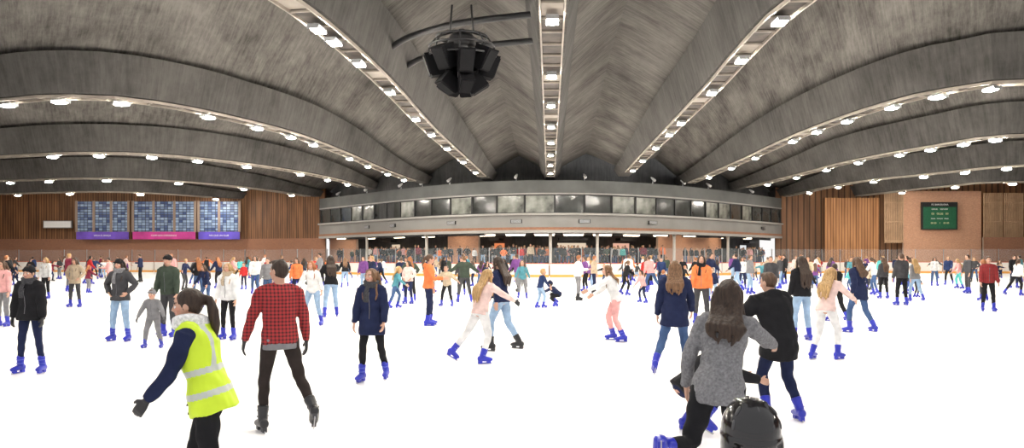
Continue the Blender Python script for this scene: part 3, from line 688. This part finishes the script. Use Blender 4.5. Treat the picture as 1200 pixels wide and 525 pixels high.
    hm.ell(Hd(0,-.018,.022 if ht!='short' else .02),tuple(c_*hs for c_ in capr),Rh)
    if ht=='short': hm.ell(Hd(0,.03,.09),(.055*hs,.05*hs,.03*hs),Rh)
    hb=.115+inf+.02
    if ht=='long':
        Lh=Pz.get('hl',.26)
        for j,x in enumerate((-.075,-.05,-.025,0,.025,.05,.075)):
            wv=.008*math.sin(j*2.3)
            hm.tube([Hd(x*.8,-.06,.06),Hd(x*1.1,-.09,-.05),nbp+Rh@Vector((x*1.15*s,-.10*hs,-.01))-Ft*.015*s,T(.36,-hb-.012,x*1.5+wv),T(.40-Lh*.7,-hb-.005,x*1.45-wv*2),T(.40-Lh-.02*(j%3),-hb+.01,x*1.2+wv)],
                    [.03*hs,.033*hs,.032*s,.029*s,.022*s,.008*s],n=8)
        for sx in(-1,1):
            hm.tube([Hd(sx*.045,.035,.088),Hd(sx*.078,.02,.02),Hd(sx*.082,.01,-.06),Hd(sx*.09,.0,-.13),T(.36,.07+inf,sx*.11),T(.28,.10+inf,sx*.10)],[.018*hs,.022*hs,.024*hs,.026*hs,.02*s,.008*s],n=8)
    if ht=='tail':
        hm.tube([Hd(0,-.1,.05),Hd(0,-.15,.03),Hd(0,-.17,-.06),Hd(.01,-.17,-.16),Hd(.01,-.17,-.28)],[.022*hs,.032*hs,.040*hs,.034*hs,.008*hs],n=10)
    parts['hair']=raw("hair",hm,{'hero':.008,'mid':.013,'far':.026}[q]*hs,2,[cloth(hcn,'hair')],root,None,{'hero':.003,'mid':.003,'far':0}[q])
    for sd in(1,-1):
        an,f,u,ax=feet[sd]; hj,kn,_,_,t1,t2=legs[sd]; up=-t2
        bo=MB(); bo.tube([an-f*.07*s-u*.04*s,an-u*.035*s,an+f*.07*s-u*.045*s,an+f*.14*s-u*.055*s,an+f*.18*s-u*.06*s],[(.046*s,.05*s),(.05*s,.052*s),(.05*s,.045*s),(.048*s,.037*s),(.038*s,.028*s)],ax=ax,n=12)
        bo.tube([an-u*.03*s-f*.01*s,an+up*.05*s,an+up*.10*s,an+up*.135*s],[(.05*s,.058*s),(.05*s,.06*s),(.056*s,.062*s),(.06*s,.066*s)],ax=ax,n=12,cap=.15)
        bo.tube([an+up*.09*s+f*.045*s,an+up*.15*s+f*.055*s],[(.035*s,.02*s),(.03*s,.015*s)],ax=ax,n=8)
        so=raw("ice_skate",bo,{'hero':.0085,'mid':.012,'far':.024}[q]*s,1,[cloth(skate,'boot')],root); parts['boot%d'%sd]=so
        bl=MB(); bl.box(an+f*.05*s-u*.124*s,(.004*s if q!='far' else .012*s,.135*s,.013*s),ax,f,u); bl.m=1
        for fo in(-.045,.12): bl.box(an+f*fo*s-u*.1*s,(.022*s,.035*s,.022*s),ax,f,u)
        bl.box(an+f*.04*s-u*.112*s,(.010*s,.12*s,.008*s),ax,f,u)
        bo_=newobj("blade",bl.mesh("blade"),[M_BLADE,M_HOLDB if skate=='skate_blue' else M_HOLD],parent=so); parts['blade%d'%sd]=bo_
        if q=='hero':
            for hh in(.03,.09):
                sb=MB(); c=an+up*hh*s; yy=ax.cross(up).normalized(); yy=yy if yy.dot(f)>0 else -yy
                sb.tube([c+(ax*math.cos(a)*.055+yy*math.sin(a)*.064)*s for a in np.linspace(-.2,math.pi+.2,10)],[(.005*s,.005*s)]*10,n=6); newobj("strap",sb.mesh("strap",True),[M_STRAP if skate=='skate_blue' else M_HOLD],parent=so)
    if q=='far': return root,parts
    if q=='hero':
        for sx in(-1,1):
            eb=MB(); cc=Hd(sx*.031,.0755,-.004); eb.ell(cc,(.0135*hs,.013*hs,.0115*hs),Rh,14,10); me=eb.mesh("eye",True)
            me.materials.append(M_EYE); me.materials.append(M_IRIS); fd=Rh@Yw
            for pl in me.polygons: pl.material_index=1 if (Vector(pl.center)-cc).normalized().dot(fd)>.86 else 0
            newobj("eye",me,parent=root)
    if scarf:
        sb=MB(); k0=.0 if not vest else .012
        for k_,(rr,z) in enumerate(((.09+k0,.0),(.092+k0*.6,.045 if not vest else .03))):
            sb.tube([nbp+Vector((rr*s*math.cos(a),rr*s*math.sin(a)*.95+.01*s,(z+k0+.012*math.sin(2*a+k_))*s)) for a in np.linspace(0,2*math.pi,18,endpoint=False)],[(.032+k0*.4)*s]*18,n=8,closed=True)
        if not vest: sb.tube([T(.47,.09+inf,.03),T(.38,.125+inf,.04),T(.25,.12+inf,.05)],[(.035*s,.02*s),(.04*s,.015*s),(.045*s,.012*s)],ax=Xt,n=8)
        raw("scarf",sb,vc*.8,2,[cloth(scarf,'knit')],root,None,.003)
    if hat:
        hb_=MB(); hb_.ell(Hd(0,-.01,.045),(.087*hs,.104*hs,.088*hs),Rh); hb_.tube([Hd(.086*math.cos(a),.102*math.sin(a)-.01,.045+.012*math.sin(a)) for a in np.linspace(0,2*math.pi,20,endpoint=False)],[.014*hs]*20,n=8,closed=True)
        if kid: hb_.ell(Hd(0,-.01,.145),(.025*hs,.025*hs,.025*hs))
        raw("beanie",hb_,vc*.8,1,[cloth(hat,'knit')],root,None,.001)
    if under:
        ub=MB(); ub.tube([T(hem-.05),T(hem),T(hem+.06)],[(.168*s+i_*s*.6,.118*s+i_*s*.6)]*3,ax=Xp,n=18,cap=.05); raw("shirt_hem",ub,vc,2,[cloth(under)],root,None,.002)
    if vest:
        vb_=MB(); j=inf+.018; rr=[(-.14,.175,.13)]+[(h,a,b_) for h,a,b_ in prof[1:-1]]+[(.475,.10,.085)]
        vb_.tube([T(h) for h,_,_ in rr],[((a+j)*s,(b_+j)*s) for _,a,b_ in rr],ax=[TX(h) for h,_,_ in rr],n=20,cap=.05)
        vb_.tube([T(.435,0,-sw*.85),T(.462,0,-sw*.4),T(.462,0,sw*.4),T(.435,0,sw*.85)],[(.055+j)*s,(.055+j*.8)*s,(.055+j*.8)*s,(.055+j)*s],n=12)
        def vpost(me,c):
            n=len(me.polygons); pc=np.empty(n*3,np.float32); me.polygons.foreach_get('center',pc); pc=pc.reshape(-1,3)-np.array(P)
            hh_=pc@np.array(U)/s; xx=pc@np.array(Xp)/s
            bnd=(abs(hh_-.0)<.022)|(abs(hh_-.16)<.022)|((abs(abs(xx)-.085)<.020)&(hh_>.16))
            me.polygons.foreach_set('material_index',bnd.astype(np.int32))
        raw("safety_vest",vb_,vc*.8,3,[M_VEST,M_BAND],root,vpost,.006)
    return root,parts,dict(Hd=Hd,hs=hs,Rh=Rh)

# ---- near figures
person(246,5.2,92,1.50,q='hero',pose='reach',A=((-10,12),(20,5)),B=((20,10),(40,-2)),R=((20,5),(-10,4)),L=((-5,5),(-30,5)),lean=15,top='navy',bot='black',vest=True,hem=-.08,inf=.02,
  hair=('tail','darkbrown'),scarf='white',gloves='black',hy=4,hp=6,label="person in yellow safety vest, white scarf and navy sleeves striding")
person(328,8.0,24,1.63,sex='m',q='hero',pose='stand',A=((-4,14),(12,8)),B=((2,20),(14,14)),L=((10,7),(-4,3)),R=((0,14),(-42,14)),lean=5,top='plaid',bot='taupe',inf=.018,hem=-.10,under='grey',
  hair=('short','darkbrown'),skate='black',gloves='black',hy=35,binf=.006,label="person in red checked shirt and dark trousers skating away")
person(842,5.3,-14,1.56,q='hero',pose='stand',A=((60,26),(78,16)),B=((-8,24),(20,4)),R=((18,5),(-10,3)),L=((-12,14),(-100,26)),lean=18,side=8,top='grey',tkind='knit',bot='black',inf=.016,hem=-.13,
  hair=('long','darkbrown'),hl=.12,hy=-10,label="person in grey marl sweater with one skate kicked up behind")
person(914,8.5,12,1.56,sex='m',q='hero',pose='stand',A=((10,10),(30,2)),B=((18,38),(25,30)),R=((16,8),(-20,12)),L=((24,5),(-22,4)),lean=16,side=-6,top='black',bot='navy',inf=.045,hem=-.22,hood=True,
  hair=('short','brown'),hy=25,hp=12,label="person in black hooded parka and navy jeans leaning forward")
person(803,7.9,-80,1.40,q='hero',pose='crouch',top='black',bot='navy',inf=.04,hood=True,hair=('short','darkbrown'),label="person in black jacket and blue skates bent low on the ice")
rt,_,hh=person(892,2.6,4,1.19,sex='m',q='hero',pose='glide',kid=True,top='black',bot='darkgrey',hair=('short','darkbrown'),inf=.03,hem=-.08,scarf='yellow',label="child in black hockey helmet with a bright yellow scarf")
Hd=hh['Hd'];hs=hh['hs'];Rh=hh['Rh']
hb=MB(); hb.ell(Hd(0,-.008,.022),(.104*hs,.124*hs,.112*hs),Rh,32,20)
for sx in(-1,1):
    hb.ell(Hd(sx*.090,-.02,-.035),(.020*hs,.058*hs,.06*hs),Rh); hb.tube([Hd(sx*.034,.105,.065),Hd(sx*.037,.05,.121),Hd(sx*.04,-.05,.121),Hd(sx*.04,-.115,.055)],[.008*hs]*4,n=8)
hb.ell(Hd(0,-.085,-.03),(.07*hs,.045*hs,.05*hs),Rh)
hb.tube([Hd(.103*math.cos(a),.123*math.sin(a)-.008,.0+.015*math.sin(a)) for a in np.linspace(0,2*math.pi,24,endpoint=False)],[.007*hs]*24,n=6,closed=True)
hel=raw("helmet",hb,.0055,2,[mat("helmet_black",(.010,.010,.012),.16,var=.1,spec=.6)],rt)
for (x,y,z) in((0,-.03,.135),(0,.03,.132),(0,-.085,.105),(.065,-.06,.098),(-.065,-.06,.098),(.065,.02,.108),(-.065,.02,.108),(.085,-.07,.05),(-.085,-.07,.05)):
    vb=MB(); nrm=Vector((x/.0108,(y+.008)/.0154,(z-.022)/.0125)).normalized(); Rv=Rh@nrm.to_track_quat('Z','Y').to_matrix(); vb.ell(Hd(x*.99,y,z*.985),(.007*hs,.020*hs,.005*hs),Rv,12,8)
    newobj("vent",vb.mesh("vent",True),[mat("vent_grey",(.07,.07,.075),.6)],parent=hel)
for sx in(-1,1):
    vb=MB(); vb.tube([Hd(sx*.088,-.01,-.05),Hd(sx*.07,.03,-.1),Hd(0,.05,-.125)],[(.008*hs,.003*hs)]*3,n=6); newobj("chin_strap",vb.mesh("strap",True),[M_DARK],parent=hel)
person(436,11.2,172,1.50,q='hero',pose='stand',A=((4,14),(10,8)),B=((8,14),(22,2)),R=((12,4),(-4,3)),L=((-2,6),(-22,6)),hy=-20,top='navy',bot='black',inf=.03,hem=-.26,binf=.004,hair=('long','lightbrown'),scarf='darkgrey',hood=True,label="person in navy coat and black tights with long brown hair")
person(36,12.0,176,1.52,q='hero',pose='stand',A=((4,13),(8,8)),B=((4,12),(8,8)),R=((4,6),(-4,6)),L=((2,7),(-6,6)),top='black',bot='navy',inf=.045,hem=-.12,hair=('short','darkbrown'),hat='black',gloves='black',scarf='darkgrey',binf=.004,label="person in black puffer jacket and dark jeans standing")
person(791,12.0,-12,1.62,q='hero',pose='walk',A=((20,15),(35,5)),B=((-6,16),(10,8)),R=((14,6),(-14,8)),L=((-12,12),(-32,16)),lean=10,top='navy',bot='jeans',inf=.035,hem=-.24,hair=('long','lightbrown'),hl=.16,label="person in navy coat and jeans seen from behind")
person(563,13.2,-55,1.52,q='hero',pose='push2',A=((55,18),(62,5)),B=((-10,25),(8,15)),R=((12,6),(-26,10)),L=((-20,18),(-36,18)),lean=16,top='palepink',bot='white',inf=.02,hem=-.08,hair=('long','blond'),gloves='black',label="person in pale pink top and white trousers gliding")
person(588,14.8,60,1.68,q='hero',pose='walk',top='navy',bot='lightblue',inf=.022,hair=('long','darkbrown'),hl=.18,skate='black',label="person in navy top and light jeans with long black hair")
person(722,16.5,85,1.55,q='hero',pose='reach',A=((30,20),(60,10)),B=((60,10),(65,0)),R=((24,6),(-16,5)),L=((4,6),(-26,6)),lean=20,top='white',bot='pink',inf=.022,hair=('long','lightbrown'),hl=.12,label="person in white top and pink trousers leaning forward")
person(968,13.6,-50,1.53,q='hero',pose='reach',A=((50,14),(62,5)),B=((25,20),(50,5)),R=((22,8),(-12,6)),L=((4,8),(-22,8)),lean=18,top='palepink',bot='white',inf=.022,hair=('long','blond'),label="person in pale pink top with long blond hair reaching forward")
person(180,15.3,178,1.05,q='hero',kid=True,sex='m',pose='out',A=((10,30),(15,22)),B=((10,30),(15,22)),top='grey',bot='grey',inf=.035,binf=.02,hat='grey',gloves='darkgrey',hair=('short','brown'),hem=-.12,label="child in grey snowsuit and pompom hat balancing on skates")
person(141,16.5,172,1.6,q='hero',pose='hips',top='darkgrey',bot='lightblue',inf=.035,hem=-.12,scarf='grey',hat='black',hair=('long','darkbrown'),hl=.1,label="person in dark coat, grey scarf and light jeans")
MID=[(198,17.4,165,1.68,'m','stand','green','darkgrey',('short','darkbrown'),dict(hat='black',inf=.03)),
(268,16.8,165,1.52,'f','stand','white','black',('long','blond'),dict(inf=.035,scarf='beige',binf=.004)),
(367,20.2,170,1.58,'f','glide','white','lightblue',('long','ginger'),{}),
(388,23,20,1.72,'f','reach','black','lightblue',('long','darkbrown'),{}),
(502,20.2,-85,1.7,'f','stand','orange','navy',('tail','brown'),dict(hood=True,A=((20,8),(90,0)))),
(822,20.6,165,1.68,'f','stand','orange','darkgrey',('long','darkbrown'),dict(scarf='black',inf=.03)),
(940,16.6,15,1.66,'f','stand','black','lightblue',('long','darkbrown'),dict(hl=.3)),
(1007,18.3,25,1.67,'f','walk','navy','jeans',('long','brown'),dict(hem=-.2,inf=.035,hl=.12)),
(88,27.5,175,1.6,'f','hips','beige','darkgrey',('long','brown'),dict(hem=-.15,inf=.035)),
(54,33,170,1.6,'f','stand','white','black',('long','blond'),dict(inf=.035)),
(4,20,170,1.55,'f','stand','pink','grey',('long','brown'),dict(inf=.03)),
(242,27,150,1.4,'f','glide','navy','jeans',('long','brown'),{}),
(286,42,170,1.3,'m','stand','red','navy',('short','brown'),dict(kid=True)),
(314,30,170,1.6,'m','stand','grey','jeans',('short','brown'),{}),
(348,31,175,1.6,'f','stand','orange','navy',('long','brown'),{}),
(463,27,-90,1.35,'f','push','teal','jeans',('long','blond'),dict(kid=True)),
(476,40,170,1.6,'f','stand','white','jeans',('long','brown'),{}),
(524,28,160,1.35,'m','out','beige','black',('short','darkbrown'),dict(kid=True,inf=.035)),
(541,36,170,1.6,'m','stand','darkgrey','black',('short','brown'),{}),
(612,33,180,1.5,'f','glide','teal','grey',('long','brown'),dict(kid=True)),
(633,27,-70,1.25,'m','glide','darkblue','lightblue',('short','blond'),dict(kid=True)),
(655,28,85,1.25,'m','crouch','navy','black',('short','darkbrown'),dict(kid=True,hat='navy')),
(690,48,170,1.6,'f','stand','white','black',('long','blond'),{}),
(757,41,0,1.6,'f','stand','red','black',('long','brown'),{}),
(775,46,170,1.6,'m','walk','darkblue','black',('short','brown'),{}),
(980,21.5,15,1.5,'m','walk','black','black',('short','darkbrown'),dict(inf=.035)),
(1057,28.5,10,1.75,'m','stand','darkgrey','black',('short','brown'),dict(inf=.035)),
(1073,31,5,1.6,'f','walk','grey','lightblue',('long','blond'),{}),
(1095,47,170,1.6,'f','stand','white','jeans',('long','brown'),{}),
(1158,25.4,165,1.65,'m','stand','plaid','black',('short','brown'),dict(inf=.03)),
(1188,44,175,1.7,'m','stand','black','navy',('short','darkbrown'),dict(inf=.035)),
(1125,43,80,1.55,'f','glide','pink','turquoise',('long','blond'),{}),
(1036,33,10,1.6,'f','stand','darkgrey','black',('long','brown'),{}),
(870,42,170,1.6,'f','stand','white','navy',('long','brown'),{}),
(903,30,175,1.65,'m','stand','darkgrey','jeans',('short','brown'),{}),
]
for (px,d,yaw,H,sex,pose,top,bot,hair,ex) in MID:
    adj={'stand':'standing','walk':'striding','push':'pushing off','glide':'gliding','out':'arms out','hips':'hands on hips','crouch':'crouching','reach':'reaching'}[pose]
    kd="child" if ex.get('kid') else "person"
    hn={'darkbrown':'dark','lightbrown':'brown'}.get(hair[1],hair[1])+' hair'
    person(px,d,yaw,H,sex,pose,top,bot,hair,q='mid',label=("%s in %s top, %s trousers, %s, %s"%(kd,top,bot,hn,adj)).replace('plaid','checked'),**ex)
# ---- far archetypes
far_specs=[('f','stand','long',1.62,{}),('m','stand','short',1.75,{}),('f','walk','long',1.65,{}),('m','walk2','short',1.75,{}),('f','glide','long',1.6,{}),('m','out','short',1.7,{}),
('m','push','short',1.72,{}),('f','push2','tail',1.6,{}),('f','hips','long',1.63,{}),('m','phone','short',1.75,{}),('m','glide','short',1.2,dict(kid=True)),('f','pair','long',1.35,dict(kid=True)),('m','reach','short',1.3,dict(kid=True)),('f','reach','long',1.55,{})]
ARCH=[]
for sx,po,ha,H,ex in far_specs:
    root=bpy.data.objects.new("temp_root",None); link(root)
    ARCH.append((person(0,0,0,H,sx,po,'black','jeans',(ha,'brown'),q='far',inf=.035,root=root,**ex),sx,po,ha,ex))
flush()
FARM=[]
order={'skin':0,'top':1,'bottom':2,'hair':3,'boot1':4,'boot-1':4,'blade1':4,'blade-1':4}
for ((root,parts),sx,po,ha,ex) in ARCH:
    v=[];f=[];mi=[]
    for k_,o in parts.items():
        b_=len(v); v+=[tuple(x.co) for x in o.data.vertices]
        for p in o.data.polygons: f.append([b_+i for i in p.vertices]); mi.append(order[k_])
    me=bpy.data.meshes.new("skater"); me.from_pydata(v,[],f); me.polygons.foreach_set('material_index',mi); me.polygons.foreach_set('use_smooth',[True]*len(f))
    for k_ in range(5): me.materials.append(M_SKINP)
    for o in parts.values(): bpy.data.objects.remove(o)
    bpy.data.objects.remove(root); FARM.append((me,sx,po,ha,ex,np.array(v),f,mi))
placed=[(W(o[0],o[1]).x,o[1]) for o in MID]+[(W(a,b_).x,b_) for a,b_ in((238,5),(330,8),(845,5.2),(910,8.7),(808,7.9),(888,3.5),(436,11.2),(36,12),(791,12),(561,13.2),(588,14.8),(722,16.5),(968,13.6),(180,15.3),(141,16.5))]
tops=['black','black','navy','navy','darkgrey','grey','white','white','beige','red','orange','pink','palepink','teal','darkblue','maroon','purple','green','turquoise','darkgrey','black','black']
bots=['jeans','jeans','black','black','navy','lightblue','darkgrey','grey','navy']
hairs=['darkbrown','brown','lightbrown','blond','darkbrown','ginger']
def place_far(x,y,z,group,yaw=None,dark=False,arch=None):
    me,sx,po,ha,ex=random.choice(arch or FARM)[:5]
    o=bpy.data.objects.new("person",me); link(o); tc_,bc,hc_=random.choice(tops),random.choice(bots),random.choice(hairs)
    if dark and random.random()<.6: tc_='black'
    ms=[M_SKINP,cloth(tc_),cloth(bc),cloth(hc_,'hair'),cloth(random.choice(['skate_blue','skate_blue','skate_blue','black']),'boot')]
    for i,mm in enumerate(ms): o.material_slots[i].link='OBJECT'; o.material_slots[i].material=mm
    o.location=(x,y,z); o.rotation_euler=(0,0,rad(yaw if yaw is not None else random.uniform(0,360))); s_=random.uniform(.9,1.05); o.scale=(s_,s_,s_)
    o["category"]="person"; o["group"]=group
    o["label"]="%s in %s top and %s trousers with %s hair"%("child" if ex.get('kid') else "person",tc_,bc,{'darkbrown':'dark','lightbrown':'light brown'}.get(hc_,hc_))
cnt=0; tries=0
while cnt<158 and tries<9000:
    tries+=1
    fy=326+22*random.random()**1.6
    if random.random()<.10: fy=random.uniform(342,356)
    px=random.uniform(2,1198); 
    if (px<230 or px>1075) and random.random()<.55: continue
    d=1650/(fy-300)
    if d>64: continue
    x=(px-600)/1000*d
    if any((x-a)**2+(d-b_)**2<(1.05 if d>40 else 1.5)**2 for a,b_ in placed): continue
    placed.append((x,d)); place_far(x,d,0,"skaters on the ice"); cnt+=1
for i in range(24):
    for t_ in range(40):
        px=random.choice([random.uniform(5,330),random.uniform(900,1195)]); d=random.uniform(62,74); x=(px-600)/1000*d
        if all((x-a)**2+(d-b_)**2>1.4 for a,b_ in placed): placed.append((x,d)); place_far(x,d,0,"skaters on the ice"); break
sp_=[]
for i in range(210):
    for t_ in range(40):
        px=random.uniform(396,894); dy=random.choice([.9,1.7,2.5,3.6,4.6]); p,_=on_front(px,dy)
        if all((p.x-a)**2+(p.y-b_)**2>.5 for a,b_,_d in sp_) and not(dy>1.2 and (755<px<870 or px<432 or 502<px<574)) and not(dy<2 and any(abs(px-c)<9 for c in COLS)):
            sp_.append((p.x,p.y,dy)); break
sp_.sort(key=lambda a:a[2])
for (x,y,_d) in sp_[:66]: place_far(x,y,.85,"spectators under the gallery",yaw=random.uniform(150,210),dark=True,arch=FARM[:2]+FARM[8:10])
CV=[];CF=[];CM=[]; cm=[M_SKINP]+[cloth(c) for c in('black','navy','grey','white','red','orange','jeans')]+[cloth(c,'hair') for c in('darkbrown','lightbrown','blond')]
nb0=0
for (x,y,_d) in sp_[66:]:
    me,sx,po,ha,ex,v,f,mi=random.choice(FARM[:2]+FARM[8:10]); a=rad(random.uniform(150,210)); c_,s_=math.cos(a),math.sin(a)
    R_=np.array([[c_,-s_,0],[s_,c_,0],[0,0,1]]); CV.append(v@R_.T+np.array([x,y,.85])); t1=random.choice([1,1,1,2,2,3,4,5,6]); h1=random.choice([8,8,9,10]); mp_={0:0,1:t1,2:random.choice([1,2,7]),3:h1,4:1}
    CF+= [[nb0+i for i in q] for q in f]; CM+=[mp_[m_] for m_ in mi]; nb0+=len(v)
me=bpy.data.meshes.new("crowd"); me.from_pydata(np.concatenate(CV).tolist(),[],CF); me.polygons.foreach_set('material_index',CM)
newobj("spectator_crowd",me,cm,label="dense crowd of spectators standing under the gallery",cat="crowd",kind="stuff")
